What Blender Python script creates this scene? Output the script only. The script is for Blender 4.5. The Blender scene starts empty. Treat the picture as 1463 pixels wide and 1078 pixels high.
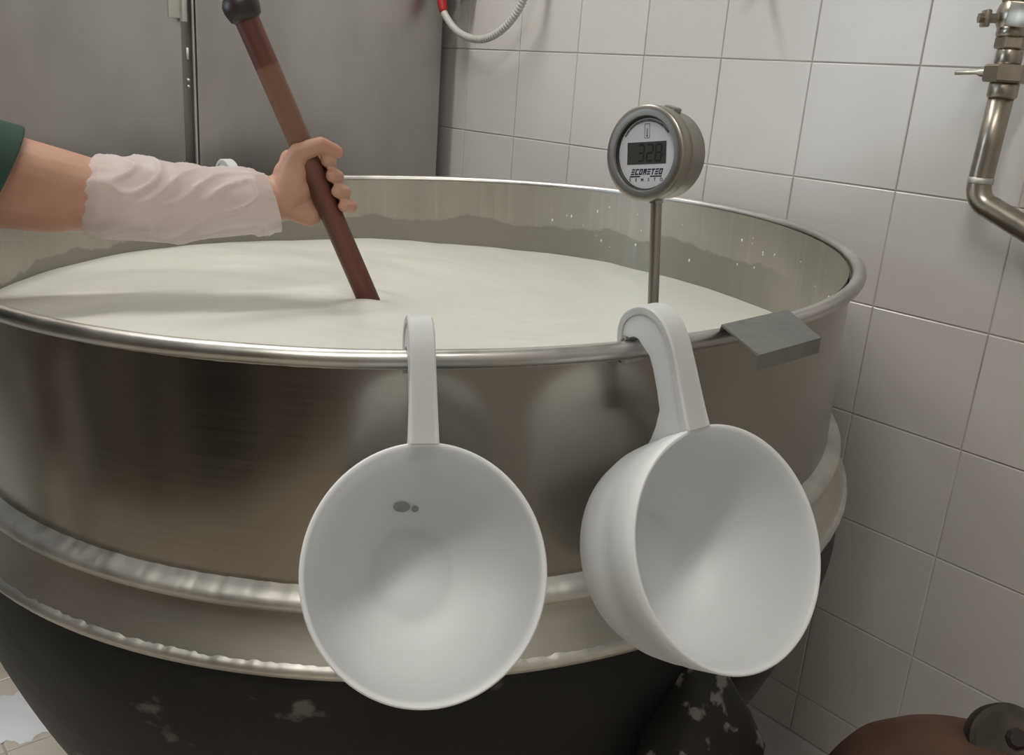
import bpy, bmesh, math, random
from mathutils import Vector, Matrix, noise
random.seed(7)
SC = bpy.context.scene
COL = SC.collection
V = Vector
PI = math.pi

# ------------------------------------------------------------------ camera, light, exposure
cd = bpy.data.cameras.new('camera'); cam = bpy.data.objects.new('camera', cd); COL.objects.link(cam)
CR, CU, CB = V((0.6430298, 0.7625015, 0.0714435)), V((-0.2774792, 0.1450172, 0.9497238)), V((0.7138053, -0.6305248, 0.3048287))
m3 = Matrix((CR, CU, CB)).transposed()
cam.matrix_world = Matrix.Translation((1.6815, -1.2885, 1.0947)) @ m3.to_4x4()
cd.sensor_fit = 'HORIZONTAL'; cd.sensor_width = 36.0; cd.lens = 1313.94 / 1463 * 36
cd.clip_start = 0.01
SC.camera = cam
w = bpy.data.worlds.new('world'); SC.world = w; w.use_nodes = True
w.node_tree.nodes['Background'].inputs[0].default_value = (0.55, 0.6, 0.66, 1)
w.node_tree.nodes['Background'].inputs[1].default_value = 0.15


def area(name, loc, sx, sy, power, col, rot=(0, 0, 0)):
    l = bpy.data.lights.new(name, 'AREA'); l.shape = 'RECTANGLE'; l.size = sx; l.size_y = sy
    l.energy = power; l.color = col
    o = bpy.data.objects.new(name, l); o.location = loc; o.rotation_euler = rot; COL.objects.link(o); return o


area('ceiling_lamp_light', (0.15, -0.95, 2.43), 0.12, 1.15, 15.5, (1, 0.965, 0.91))
area('ceiling_lamp_light', (1.65, -1.75, 2.43), 0.16, 1.15, 17.5, (1, 0.965, 0.91))
SC.view_settings.view_transform = 'Standard'
SC.view_settings.look = 'None'
SC.view_settings.gamma = 1.0
SC.view_settings.use_curve_mapping = False
SC.view_settings.exposure = -0.16

# ------------------------------------------------------------------ helpers
def link(o, parent=None):
    COL.objects.link(o)
    if parent: o.parent = parent
    return o


def tag(o, label=None, cat=None, group=None, kind=None):
    if label: o['label'] = label
    if cat: o['category'] = cat
    if group: o['group'] = group
    if kind: o['kind'] = kind
    return o


def empty(name, loc=(0, 0, 0)):
    o = bpy.data.objects.new(name, None); o.location = loc; o.empty_display_size = 0.05
    return link(o)


def obj(name, bm, mat, parent=None, smooth=True, auto=None):
    me = bpy.data.meshes.new(name)
    bmesh.ops.recalc_face_normals(bm, faces=bm.faces)
    if auto is not None:
        for e in bm.edges:
            if len(e.link_faces) == 2 and e.calc_face_angle(0) > auto: e.smooth = False
    bm.to_mesh(me); bm.free()
    for p in me.polygons: p.use_smooth = smooth
    for m in (mat if isinstance(mat, (list, tuple)) else [mat]): me.materials.append(m)
    return link(bpy.data.objects.new(name, me), parent)


def box(bm, c, s, R=None, bev=0.0):
    c = V(c)
    if bev:
        b2 = bmesh.new(); bmesh.ops.create_cube(b2, size=1)
        for v in b2.verts: v.co = V((v.co.x * s[0], v.co.y * s[1], v.co.z * s[2]))
        bmesh.ops.bevel(b2, geom=b2.edges[:], offset=bev, segments=2, affect='EDGES', profile=0.5)
        mp = {}
        for v in b2.verts:
            p = v.co.copy()
            if R: p = R @ p
            mp[v] = bm.verts.new(p + c)
        for f in b2.faces: bm.faces.new([mp[v] for v in f.verts])
        b2.free(); return
    vs = []
    for x in (-.5, .5):
        for y in (-.5, .5):
            for z in (-.5, .5):
                p = V((x * s[0], y * s[1], z * s[2]))
                if R: p = R @ p
                vs.append(bm.verts.new(p + c))
    for f in ((0, 1, 3, 2), (4, 6, 7, 5), (0, 4, 5, 1), (2, 3, 7, 6), (0, 2, 6, 4), (1, 5, 7, 3)):
        bm.faces.new([vs[i] for i in f])


def frame(axis):
    a = V(axis).normalized()
    t = V((0, 0, 1)) if abs(a.z) < 0.9 else V((1, 0, 0))
    x = t.cross(a).normalized(); y = a.cross(x)
    return x, y, a


def tube(bm, pts, rad, n=16, cap=True, closed=False):
    pts = [V(p) for p in pts]; N = len(pts)
    rr = rad if isinstance(rad, (list, tuple)) else [rad] * N
    rings = []; px = None
    for i, p in enumerate(pts):
        if closed: t = pts[(i + 1) % N] - pts[i - 1]
        else: t = pts[min(i + 1, N - 1)] - pts[max(i - 1, 0)]
        t.normalize()
        if px is None: px = frame(t)[0]
        px = (px - t * px.dot(t)).normalized(); py = t.cross(px)
        rings.append([bm.verts.new(p + (px * math.cos(2 * PI * k / n) + py * math.sin(2 * PI * k / n)) * rr[i]) for k in range(n)])
    for i in range(N if closed else N - 1):
        a, b = rings[i], rings[(i + 1) % N]
        for k in range(n): bm.faces.new((a[k], a[(k + 1) % n], b[(k + 1) % n], b[k]))
    if cap and not closed:
        bm.faces.new(rings[0]); bm.faces.new(rings[-1])


def lathe(bm, prof, n=64, M=None, sx=1.0, sy=1.0, close=False, fn=None):
    """prof: list of (r, z); r == 0 makes a pole"""
    M = M or Matrix.Identity(4); rings = []
    for (r, z) in prof:
        if r < 1e-6: rings.append([bm.verts.new(M @ V((0, 0, z)))]); continue
        ring = []
        for k in range(n):
            t = 2 * PI * k / n
            p = V((r * sx * math.cos(t), r * sy * math.sin(t), z))
            if fn: p = fn(p, t, r, z)
            ring.append(bm.verts.new(M @ p))
        rings.append(ring)
    L = len(rings)
    for i in range(L if close else L - 1):
        a, b = rings[i], rings[(i + 1) % L]
        if len(a) == 1 and len(b) == 1: continue
        for k in range(n):
            k2 = (k + 1) % n
            if len(a) == 1: bm.faces.new((a[0], b[k2], b[k]))
            elif len(b) == 1: bm.faces.new((a[k], a[k2], b[0]))
            else: bm.faces.new((a[k], a[k2], b[k2], b[k]))


def prism(bm, poly, M, x0, x1):
    """poly of (y, z) extruded along x in frame M"""
    a = [bm.verts.new(M @ V((x0, p[0], p[1]))) for p in poly]
    b = [bm.verts.new(M @ V((x1, p[0], p[1]))) for p in poly]
    n = len(poly)
    for i in range(n): bm.faces.new((a[i], a[(i + 1) % n], b[(i + 1) % n], b[i]))
    bm.faces.new(a); bm.faces.new(b[::-1])


def axes(o, x, y, z):
    m = Matrix((V(x), V(y), V(z))).transposed().to_4x4(); m.translation = V(o); return m


def catmull(pts, k=8):
    P = [V(p) for p in pts]; P = [P[0] * 2 - P[1]] + P + [P[-1] * 2 - P[-2]]; out = []
    for i in range(1, len(P) - 2):
        for j in range(k):
            t = j / k
            out.append(0.5 * ((2 * P[i]) + (P[i + 1] - P[i - 1]) * t + (2 * P[i - 1] - 5 * P[i] + 4 * P[i + 1] - P[i + 2]) * t * t
                              + (3 * P[i] - P[i - 1] - 3 * P[i + 1] + P[i + 2]) * t ** 3))
    out.append(P[-2]); return out


# ------------------------------------------------------------------ materials
def mat(name, col, rough=0.5, metal=0.0, spec=0.5):
    m = bpy.data.materials.new(name); m.use_nodes = True
    b = m.node_tree.nodes['Principled BSDF']
    b.inputs['Base Color'].default_value = (*col, 1); b.inputs['Roughness'].default_value = rough
    b.inputs['Metallic'].default_value = metal; b.inputs['Specular IOR Level'].default_value = spec
    return m, m.node_tree, b


def tex(nt, kind, scale, mscale=(1, 1, 1), coord='Object', detail=4, **kw):
    tc = nt.nodes.new('ShaderNodeTexCoord'); mp = nt.nodes.new('ShaderNodeMapping'); mp.inputs['Scale'].default_value = mscale
    t = nt.nodes.new(kind); nt.links.new(tc.outputs[coord], mp.inputs[0]); nt.links.new(mp.outputs[0], t.inputs['Vector'])
    t.inputs['Scale'].default_value = scale
    if 'Detail' in t.inputs: t.inputs['Detail'].default_value = detail
    return t


def ramp(nt, src, stops):
    r = nt.nodes.new('ShaderNodeValToRGB'); nt.links.new(src, r.inputs[0])
    while len(r.color_ramp.elements) < len(stops): r.color_ramp.elements.new(0.5)
    for e, (p, c) in zip(r.color_ramp.elements, stops):
        e.position = p; e.color = (*c, 1) if len(c) == 3 else c
    return r


def g(x): return (x, x, x)


def bump(nt, b, src, strength, dist=0.001):
    n = nt.nodes.new('ShaderNodeBump'); n.inputs['Strength'].default_value = strength; n.inputs['Distance'].default_value = dist
    nt.links.new(src, n.inputs['Height']); nt.links.new(n.outputs[0], b.inputs['Normal']); return n


def mixcol(nt, fac, a, b):
    m = nt.nodes.new('ShaderNodeMix'); m.data_type = 'RGBA'
    for s, i in ((a, 6), (b, 7)):
        if isinstance(s, tuple): m.inputs[i].default_value = (*s, 1)
        else: nt.links.new(s, m.inputs[i])
    if isinstance(fac, float): m.inputs[0].default_value = fac
    else: nt.links.new(fac, m.inputs[0])
    return m.outputs[2]


def steel(name, col, rough, mscale, aniso=0.0, stain=None, var=0.25, bmp=0.1, rv=0.08):
    m, nt, b = mat(name, col, rough, 1.0)
    br = tex(nt, 'ShaderNodeTexNoise', 1.0, mscale, detail=3)
    bl = tex(nt, 'ShaderNodeTexNoise', 9.0, (1, 1, 0.6), detail=5)
    c1 = ramp(nt, bl.outputs[0], [(0.3, tuple(x * (1 - var) for x in col)), (0.7, tuple(min(1, x * (1 + var * .6)) for x in col))])
    out = c1.outputs[0]
    if stain: out = mixcol(nt, ramp(nt, br.outputs[0], [(0.45, g(0)), (0.75, g(0.5))]).outputs[0], out, stain)
    nt.links.new(out, b.inputs['Base Color'])
    r = ramp(nt, br.outputs[0], [(0.3, g(max(0.03, rough - rv * .75))), (0.7, g(rough + rv))]); nt.links.new(r.outputs[0], b.inputs['Roughness'])
    bump(nt, b, br.outputs[0], bmp, 0.0004)
    if aniso:
        b.inputs['Anisotropic'].default_value = aniso
        t = nt.nodes.new('ShaderNodeTangent'); t.direction_type = 'RADIAL'; t.axis = 'Z'; nt.links.new(t.outputs[0], b.inputs['Tangent'])
    return m


M_tile, nt, b = mat('glazed_white_tile', (0.66, 0.64, 0.61), 0.22)
oi = nt.nodes.new('ShaderNodeObjectInfo')
n1 = tex(nt, 'ShaderNodeTexNoise', 7, coord='Object', detail=6)
cA = ramp(nt, oi.outputs['Random'], [(0, (0.625, 0.602, 0.578)), (1, (0.675, 0.652, 0.628))])
cB = mixcol(nt, ramp(nt, n1.outputs[0], [(0.55, g(0)), (0.85, g(0.25))]).outputs[0], cA.outputs[0], (0.55, 0.51, 0.46))
nt.links.new(cB, b.inputs['Base Color'])
n2 = tex(nt, 'ShaderNodeTexNoise', 14, detail=2); bump(nt, b, n2.outputs[0], 0.05, 0.002)
M_grout, nt, b = mat('grey_grout', (0.36, 0.34, 0.31), 0.9)
n1 = tex(nt, 'ShaderNodeTexNoise', 6, detail=5)
nt.links.new(ramp(nt, n1.outputs[0], [(0.35, (0.42, 0.39, 0.36)), (0.65, (0.74, 0.71, 0.67))]).outputs[0], b.inputs['Base Color'])
M_floor, nt, b = mat('cream_floor_tile', (0.62, 0.55, 0.46), 0.3)
n1 = tex(nt, 'ShaderNodeTexNoise', 5, detail=6)
nt.links.new(ramp(nt, n1.outputs[0], [(0.3, (0.55, 0.48, 0.39)), (0.7, (0.68, 0.61, 0.52))]).outputs[0], b.inputs['Base Color'])
M_plaster, nt, b = mat('plaster', (0.8, 0.79, 0.76), 0.9)
n1 = tex(nt, 'ShaderNodeTexNoise', 40, detail=4); bump(nt, b, n1.outputs[0], 0.2, 0.002)
M_dark_wall, nt, b = mat('reflection_band_wall', (0.13, 0.115, 0.1), 0.7)  # dark vertical bands put in for the vat to mirror
n1 = tex(nt, 'ShaderNodeTexNoise', 4.5, (1, 1, 0.06), detail=2)
nt.links.new(ramp(nt, n1.outputs[0], [(0.45, (0.02, 0.017, 0.014)), (0.58, (0.2, 0.175, 0.145))]).outputs[0], b.inputs['Base Color'])

M_cream_wall, nt, b = mat('cream_wall', (0.13, 0.125, 0.12), 0.8)
n1 = tex(nt, 'ShaderNodeTexNoise', 2.0, (1, 1, 0.5), detail=2)
nt.links.new(ramp(nt, n1.outputs[0], [(0.35, (0.5, 0.475, 0.45)), (0.65, (0.62, 0.59, 0.56))]).outputs[0], b.inputs['Base Color'])
M_steel_out = steel('brushed_steel_outer', (0.345, 0.32, 0.285), 0.20, (1.5, 1.5, 300), 0.45, var=0.1, bmp=0.008, rv=0.025)
M_rim = steel('rolled_steel_rim', (0.6, 0.585, 0.56), 0.36, (40, 40, 40), var=0.25)
M_band = steel('jacket_steel', (0.58, 0.56, 0.51), 0.4, (6, 6, 60), 0.0, stain=(0.40, 0.36, 0.31), var=0.15, rv=0.05, bmp=0.02)
M_weld = steel('ground_weld', (0.68, 0.665, 0.63), 0.52, (60, 60, 60), var=0.35)
M_cab = steel('cabinet_steel', (0.52, 0.505, 0.49), 0.37, (2, 60, 2), var=0.1, bmp=0.01, rv=0.03)
M_plate = steel('grey_sheet_metal', (0.26, 0.265, 0.25), 0.5, (90, 90, 90), var=0.18)
M_therm = steel('gauge_steel', (0.38, 0.36, 0.325), 0.37, (30, 30, 30), var=0.06, bmp=0.01, rv=0.02)
M_pipe = steel('galvanised_pipe', (0.46, 0.42, 0.36), 0.3, (60, 60, 6), stain=(0.25, 0.21, 0.16), var=0.3)

# inner wall of the vat: wet film line with drips above the milk (object Z measured along the vat axis, rim at 0)
M_in = steel('steel_inner', (0.43, 0.405, 0.36), 0.34, (90, 90, 4), var=0.12, bmp=0.04)
nt = M_in.node_tree; b = nt.nodes['Principled BSDF']
src = b.inputs['Base Color'].links[0].from_socket
tc = nt.nodes.new('ShaderNodeTexCoord'); sp = nt.nodes.new('ShaderNodeSeparateXYZ'); nt.links.new(tc.outputs['Object'], sp.inputs[0])
nb = tex(nt, 'ShaderNodeTexNoise', 1.0, (13, 13, 5), detail=5)
nd = tex(nt, 'ShaderNodeTexNoise', 1.0, (75, 75, 2.0), detail=2)
ma = nt.nodes.new('ShaderNodeMath'); ma.operation = 'MULTIPLY_ADD'; nt.links.new(nb.outputs[0], ma.inputs[0]); ma.inputs[1].default_value = -0.055
nt.links.new(sp.outputs[2], ma.inputs[2])
film = ramp(nt, ma.outputs[0], [(0.0, g(0)), (1.0, g(1))])
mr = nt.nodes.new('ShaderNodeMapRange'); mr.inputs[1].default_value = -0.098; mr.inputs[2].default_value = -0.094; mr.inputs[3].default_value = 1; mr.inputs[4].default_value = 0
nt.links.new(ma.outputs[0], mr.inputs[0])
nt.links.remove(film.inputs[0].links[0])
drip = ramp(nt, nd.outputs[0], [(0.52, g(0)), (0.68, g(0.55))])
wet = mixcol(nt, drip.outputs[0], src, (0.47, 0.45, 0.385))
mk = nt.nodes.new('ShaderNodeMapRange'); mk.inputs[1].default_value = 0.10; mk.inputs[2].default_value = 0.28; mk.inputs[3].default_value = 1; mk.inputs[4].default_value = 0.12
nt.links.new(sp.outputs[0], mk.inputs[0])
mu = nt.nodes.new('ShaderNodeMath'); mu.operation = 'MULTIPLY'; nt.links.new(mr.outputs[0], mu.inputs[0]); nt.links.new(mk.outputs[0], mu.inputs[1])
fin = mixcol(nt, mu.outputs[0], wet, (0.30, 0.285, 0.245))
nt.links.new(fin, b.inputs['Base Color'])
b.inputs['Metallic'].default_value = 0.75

M_black, nt, b = mat('fire_blackened_steel', (0.02, 0.018, 0.016), 0.55, 0.3)
n1 = tex(nt, 'ShaderNodeTexNoise', 5, detail=6); n2 = tex(nt, 'ShaderNodeTexNoise', 16, (1, 1, 1.7), detail=8)
c1 = ramp(nt, n1.outputs[0], [(0.35, (0.007, 0.0065, 0.006)), (0.7, (0.02, 0.018, 0.016))])
fl = ramp(nt, n2.outputs[0], [(0.66, g(0)), (0.72, g(0.75))])
nt.links.new(mixcol(nt, fl.outputs[0], c1.outputs[0], (0.17, 0.155, 0.14)), b.inputs['Base Color'])
bump(nt, b, n2.outputs[0], 0.4, 0.003)
M_flake, nt, b = mat('flaked_black_paint', (0.03, 0.027, 0.024), 0.6, 0.2)
n2 = tex(nt, 'ShaderNodeTexNoise', 48, detail=8)
fl = ramp(nt, n2.outputs[0], [(0.57, (0.022, 0.019, 0.016)), (0.63, (0.24, 0.22, 0.2))])
nt.links.new(fl.outputs[0], b.inputs['Base Color']); bump(nt, b, n2.outputs[0], 0.5, 0.003)
M_rust, nt, b = mat('rusty_iron', (0.12, 0.06, 0.04), 0.75, 0.2)
n2 = tex(nt, 'ShaderNodeTexNoise', 10, detail=8)
nt.links.new(ramp(nt, n2.outputs[0], [(0.3, (0.075, 0.042, 0.03)), (0.55, (0.15, 0.082, 0.055)), (0.8, (0.2, 0.13, 0.09))]).outputs[0], b.inputs['Base Color'])
n3 = tex(nt, 'ShaderNodeTexNoise', 60, detail=6); bump(nt, b, n3.outputs[0], 0.4, 0.002)
M_rust_dark, nt, b = mat('dark_greasy_iron', (0.06, 0.055, 0.045), 0.6, 0.25)
n2 = tex(nt, 'ShaderNodeTexNoise', 22, detail=7)
nt.links.new(ramp(nt, n2.outputs[0], [(0.4, (0.05, 0.042, 0.033)), (0.62, (0.12, 0.1, 0.075)), (0.72, (0.32, 0.29, 0.22))]).outputs[0], b.inputs['Base Color'])

M_milk, nt, b = mat('milk', (0.74, 0.745, 0.69), 0.3)
b.inputs['Subsurface Weight'].default_value = 0.25; b.inputs['Subsurface Radius'].default_value = (0.012, 0.01, 0.007)
b.inputs['Subsurface Scale'].default_value = 0.6
M_curd_glare, nt, b = mat('curd_and_glare_white', (0.86, 0.86, 0.86), 0.12)  # white of the curd specks and of the painted floor reflection
M_ladle, nt, b = mat('white_plastic', (0.79, 0.82, 0.83), 0.46)
b.inputs['Subsurface Weight'].default_value = 0.6; b.inputs['Subsurface Radius'].default_value = (0.02, 0.02, 0.022); b.inputs['Subsurface Scale'].default_value = 0.6
M_mark, nt, b = mat('grey_moulded_mark', (0.30, 0.31, 0.30), 0.5)
M_wood, nt, b = mat('red_brown_wood', (0.10, 0.035, 0.025), 0.45)
n1 = tex(nt, 'ShaderNodeTexNoise', 6, (14, 14, 1), detail=6)
tc = nt.nodes.new('ShaderNodeTexCoord'); sp = nt.nodes.new('ShaderNodeSeparateXYZ'); nt.links.new(tc.outputs['Object'], sp.inputs[0])
cw = ramp(nt, n1.outputs[0], [(0.35, (0.075, 0.026, 0.018)), (0.7, (0.14, 0.05, 0.034))])
# sun-bleached, worn stretch of bare wood below the top
mr = nt.nodes.new('ShaderNodeMapRange'); mr.inputs[1].default_value = 0.318; mr.inputs[2].default_value = 0.322
nt.links.new(sp.outputs[2], mr.inputs[0])
mr2 = nt.nodes.new('ShaderNodeMapRange'); mr2.inputs[1].default_value = 0.17; mr2.inputs[2].default_value = 0.24
nt.links.new(sp.outputs[2], mr2.inputs[0])
mm = nt.nodes.new('ShaderNodeMath'); mm.operation = 'SUBTRACT'; nt.links.new(mr2.outputs[0], mm.inputs[0]); nt.links.new(mr.outputs[0], mm.inputs[1])
nt.links.new(mixcol(nt, mm.outputs[0], cw.outputs[0], (0.17, 0.085, 0.052)), b.inputs['Base Color'])
M_knob, nt, b = mat('dark_knob', (0.028, 0.018, 0.018), 0.4)
M_skin, nt, b = mat('skin', (0.47, 0.245, 0.165), 0.5)
n1 = tex(nt, 'ShaderNodeTexNoise', 14, detail=5)
nt.links.new(ramp(nt, n1.outputs[0], [(0.35, (0.42, 0.22, 0.155)), (0.65, (0.50, 0.285, 0.21))]).outputs[0], b.inputs['Base Color'])
b.inputs['Subsurface Weight'].default_value = 0.12; b.inputs['Subsurface Radius'].default_value = (0.01, 0.004, 0.002); b.inputs['Subsurface Scale'].default_value = 0.5
M_nail, nt, b = mat('finger_nail', (0.58, 0.33, 0.27), 0.3)
M_green, nt, b = mat('dark_green_cotton', (0.03, 0.062, 0.045), 0.9)
n1 = tex(nt, 'ShaderNodeTexNoise', 300, detail=2); bump(nt, b, n1.outputs[0], 0.25, 0.001)
M_trouser, nt, b = mat('white_cotton', (0.7, 0.7, 0.68), 0.9)
n1 = tex(nt, 'ShaderNodeTexNoise', 250, detail=2); bump(nt, b, n1.outputs[0], 0.2, 0.001)
M_hair, nt, b = mat('brown_hair', (0.03, 0.02, 0.013), 0.6)
n1 = tex(nt, 'ShaderNodeTexNoise', 90, (1, 1, 0.1)); bump(nt, b, n1.outputs[0], 0.5, 0.003)
M_boot, nt, b = mat('white_rubber', (0.65, 0.65, 0.63), 0.4)
M_eye, nt, b = mat('eye', (0.6, 0.58, 0.55), 0.15)
M_oversleeve, nt, b = mat('translucent_plastic_sleeve', (0.86, 0.83, 0.835), 0.4)
tr = nt.nodes.new('ShaderNodeBsdfTransparent'); tl = nt.nodes.new('ShaderNodeBsdfTranslucent'); tl.inputs[0].default_value = (0.88, 0.85, 0.85, 1)
mx = nt.nodes.new('ShaderNodeMixShader'); mx.inputs[0].default_value = 0.5; nt.links.new(b.outputs[0], mx.inputs[1]); nt.links.new(tl.outputs[0], mx.inputs[2])
mx2 = nt.nodes.new('ShaderNodeMixShader'); mx2.inputs[0].default_value = 0.2; nt.links.new(mx.outputs[0], mx2.inputs[1]); nt.links.new(tr.outputs[0], mx2.inputs[2])
nt.links.new(mx2.outputs[0], nt.nodes['Material Output'].inputs[0])
n1 = tex(nt, 'ShaderNodeTexNoise', 40, detail=4); bump(nt, b, n1.outputs[0], 0.25, 0.003)
M_face, nt, b = mat('gauge_face', (0.62, 0.63, 0.66), 0.35)
M_lcd, nt, b = mat('lcd', (0.04, 0.044, 0.036), 0.5)
M_seg, nt, b = mat('lcd_segment', (0.006, 0.007, 0.006), 0.6)
M_ink, nt, b = mat('blue_ink', (0.02, 0.035, 0.06), 0.5)
M_ink2, nt, b = mat('grey_ink', (0.04, 0.04, 0.045), 0.5)
M_blackp, nt, b = mat('black_rubber', (0.015, 0.015, 0.015), 0.5)
M_hose, nt, b = mat('grey_hose', (0.50, 0.49, 0.46), 0.45)
M_red, nt, b = mat('red_tape', (0.42, 0.02, 0.025), 0.4)
M_brass, nt, b = mat('brown_brass', (0.2, 0.14, 0.1), 0.4, 0.7)
M_lamp, nt, b = mat('lamp_diffuser', (0.9, 0.9, 0.88), 0.5)
b.inputs['Emission Color'].default_value = (1, 0.97, 0.92, 1); b.inputs['Emission Strength'].default_value = 2.0
M_day, nt, b = mat('daylight_fill_pane', (0.6, 0.65, 0.7), 0.2)  # glow added to light the left floor corner
b.inputs['Emission Color'].default_value = (0.72, 0.86, 1, 1); b.inputs['Emission Strength'].default_value = 5.0
M_white, nt, b = mat('white_enamel', (0.7, 0.7, 0.69), 0.4)

# ------------------------------------------------------------------ setting
X0, X1, Y0, Y1, ZC = -1.15, 2.35, -2.40, 0.0, 2.5
TS = 0.17


def structure(name, c, s, m):
    bm = bmesh.new(); box(bm, c, s); o = obj(name, bm, m, smooth=False); tag(o, kind='structure'); return o


wall = structure('wall_right', ((X0 + X1) / 2, 0.0525, ZC / 2), (X1 - X0 + 0.2, 0.1, ZC), M_grout)
floor = structure('floor', ((X0 + X1) / 2, (Y0 + Y1) / 2, -0.0515), (X1 - X0 + 0.2, Y1 - Y0 + 0.2, 0.1), M_grout)
structure('ceiling', ((X0 + X1) / 2, (Y0 + Y1) / 2, ZC + 0.05), (X1 - X0 + 0.2, Y1 - Y0 + 0.2, 0.1), M_plaster)
structure('wall_left', (X0 - 0.05, (Y0 + Y1) / 2, ZC / 2), (0.1, Y1 - Y0 + 0.2, ZC), M_plaster)
structure('wall_front', ((X0 + X1) / 2, Y0 - 0.05, ZC / 2), (X1 - X0 + 0.2, 0.1, ZC), M_dark_wall)  # unseen wall, set close and dark to shape the vat's reflections
structure('wall_behind', (X1 + 0.05, (Y0 + Y1) / 2, ZC / 2), (0.1, Y1 - Y0 + 0.2, ZC), M_cream_wall)


win = structure('fill_window_1', (-0.45, Y0 + 0.012, 1.25), (1.1, 0.02, 1.1), M_white)  # unseen, added with glowing panes to throw cool light on the left floor
bm = bmesh.new()
for cx_ in (-0.255, 0.255): box(bm, (-0.45 + cx_, Y0 + 0.026, 1.25), (0.47, 0.008, 1.0))
pane_ = obj('pane', bm, M_day, win, smooth=False)


def tile_mesh(name, sx, sz, d, m, bev=0.0018):
    bm = bmesh.new()
    o = [(-sx / 2, -sz / 2), (sx / 2, -sz / 2), (sx / 2, sz / 2), (-sx / 2, sz / 2)]
    i_ = [(x - math.copysign(bev, x), z - math.copysign(bev, z)) for x, z in o]
    A = [bm.verts.new((x, 0, z)) for x, z in o]; B = [bm.verts.new((x, -d * 0.6, z)) for x, z in o]; C = [bm.verts.new((x, -d, z)) for x, z in i_]
    for a, b2 in ((A, B), (B, C)):
        for k in range(4): bm.faces.new((a[k], a[(k + 1) % 4], b2[(k + 1) % 4], b2[k]))
    bm.faces.new(C); bm.faces.new(A[::-1])
    bmesh.ops.recalc_face_normals(bm, faces=bm.faces)
    me = bpy.data.meshes.new(name); bm.to_mesh(me); bm.free(); me.materials.append(m); return me


tm = tile_mesh('tile', TS - 0.0016, TS - 0.0016, 0.0022, M_tile, 0.0012)
tlow = tile_mesh('tile', TS - 0.0016, 0.0752, 0.0022, M_tile, 0.0012)
for i in range(-7, 17):
    for k in range(-1, 8):
        zc = 0.136 + TS * (k + 0.5); me = tm
        if k == -1: zc = 0.0975; me = tlow
        x = TS * (i + 0.5)
        if x - TS / 2 < X0 or x + TS / 2 > X1: continue
        t = bpy.data.objects.new('tile', me); link(t, wall)
        t.location = (x, 0.0025 + random.uniform(-.0003, .0003), zc)
        t.rotation_euler = (random.uniform(-.002, .002), random.uniform(-.001, .001), random.uniform(-.002, .002))
structure('trim_1', ((X0 + X1) / 2, 0.001, 0.136 + TS * 8 + (ZC - 0.136 - TS * 8) / 2), (X1 - X0, 0.004, ZC - 0.136 - TS * 8), M_plaster)
# coved skirting
bm = bmesh.new(); Mx = axes((0, 0, 0), (1, 0, 0), (0, 1, 0), (0, 0, 1))
cov = [(0.0025, 0.058), (-0.004, 0.058), (-0.007, 0.052)] + [(-0.007 - 0.05 * (1 - math.cos(a)), 0.05 - 0.048 * math.sin(a)) for a in [PI / 2 * k / 8 for k in range(1, 9)]] + [(-0.057, 0), (0.0025, 0)]
prism(bm, cov, Mx, X0, X1); tag(obj('baseboard_right', bm, M_tile, auto=0.6), kind='structure')
FT = 0.2
fm = tile_mesh('tile', FT - 0.003, FT - 0.003, 0.0025, M_floor)
nx = math.ceil((X1 - X0) / FT); ny = math.ceil((Y1 - Y0) / FT)
for i in range(nx):
    for j in range(ny):
        t = bpy.data.objects.new('tile', fm); link(t, floor)
        t.location = (X0 + FT * (i + .5), -0.06 - FT * (j + .5), -0.0025); t.rotation_euler = (-PI / 2, 0, 0)

# ceiling lamps
for (x, y, lab) in ((0.15, -0.95, 'long white fluorescent ceiling lamp above the steel cabinet'), (1.65, -1.75, 'long white fluorescent ceiling lamp above the photographer')):
    L = empty('ceiling_lamp', (x, y, ZC)); tag(L, lab, 'lamp', 'ceiling lamps')
    bm = bmesh.new(); box(bm, (0, 0, -0.02), (0.2, 1.25, 0.04), bev=0.005); obj('housing', bm, M_white, L, auto=0.5)
    bm = bmesh.new(); box(bm, (0, 0, -0.05), (0.17, 1.18, 0.022), bev=0.008); obj('diffuser', bm, M_lamp, L, auto=0.5)

# ------------------------------------------------------------------ steel cabinet
CX = -0.035
cab = empty('steel_cabinet', (CX, -0.75, 0)); tag(cab, 'tall grey brushed steel double door cabinet behind the vat', 'cabinet')
bm = bmesh.new(); box(bm, (-0.30, 0, 0.98), (0.55, 1.41, 1.8), bev=0.004); obj('body', bm, M_cab, cab, auto=0.5)
bm = bmesh.new(); box(bm, (-0.30, 0, 0.04), (0.5, 1.36, 0.08)); obj('plinth', bm, M_blackp, cab, smooth=False)
bm = bmesh.new(); box(bm, (-0.0125, 0.4325, 0.98), (0.025, 0.545, 1.79), bev=0.004); obj('door', bm, M_cab, cab, auto=0.5)
bm = bmesh.new(); box(bm, (0, -0.265, 0), (0.025, 0.53, 1.79), bev=0.004)
d2 = obj('door', bm, M_cab, cab, auto=0.5); d2.location = (-0.0125, 0.134, 0.98); d2.rotation_euler = (0, 0, math.radians(4.5))
bm = bmesh.new(); box(bm, (0.002, 0.1535, 0.98), (0.006, 0.004, 1.79), bev=0.001); obj('edge_strip', bm, M_weld, cab, auto=0.5)
bm = bmesh.new(); tube(bm, [(0.004, 0.137, 1.155), (0.004, 0.137, 1.26)], 0.0065, 14); box(bm, (0.001, 0.126, 1.205), (0.004, 0.03, 0.09)); obj('hinge', bm, M_weld, cab, auto=0.6)
bm = bmesh.new(); tube(bm, [(0.0, 0.1435, 1.092), (0.0, 0.1435, 1.112)], 0.0022, 8); obj('door_catch', bm, M_white, cab)
bm = bmesh.new()
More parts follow.
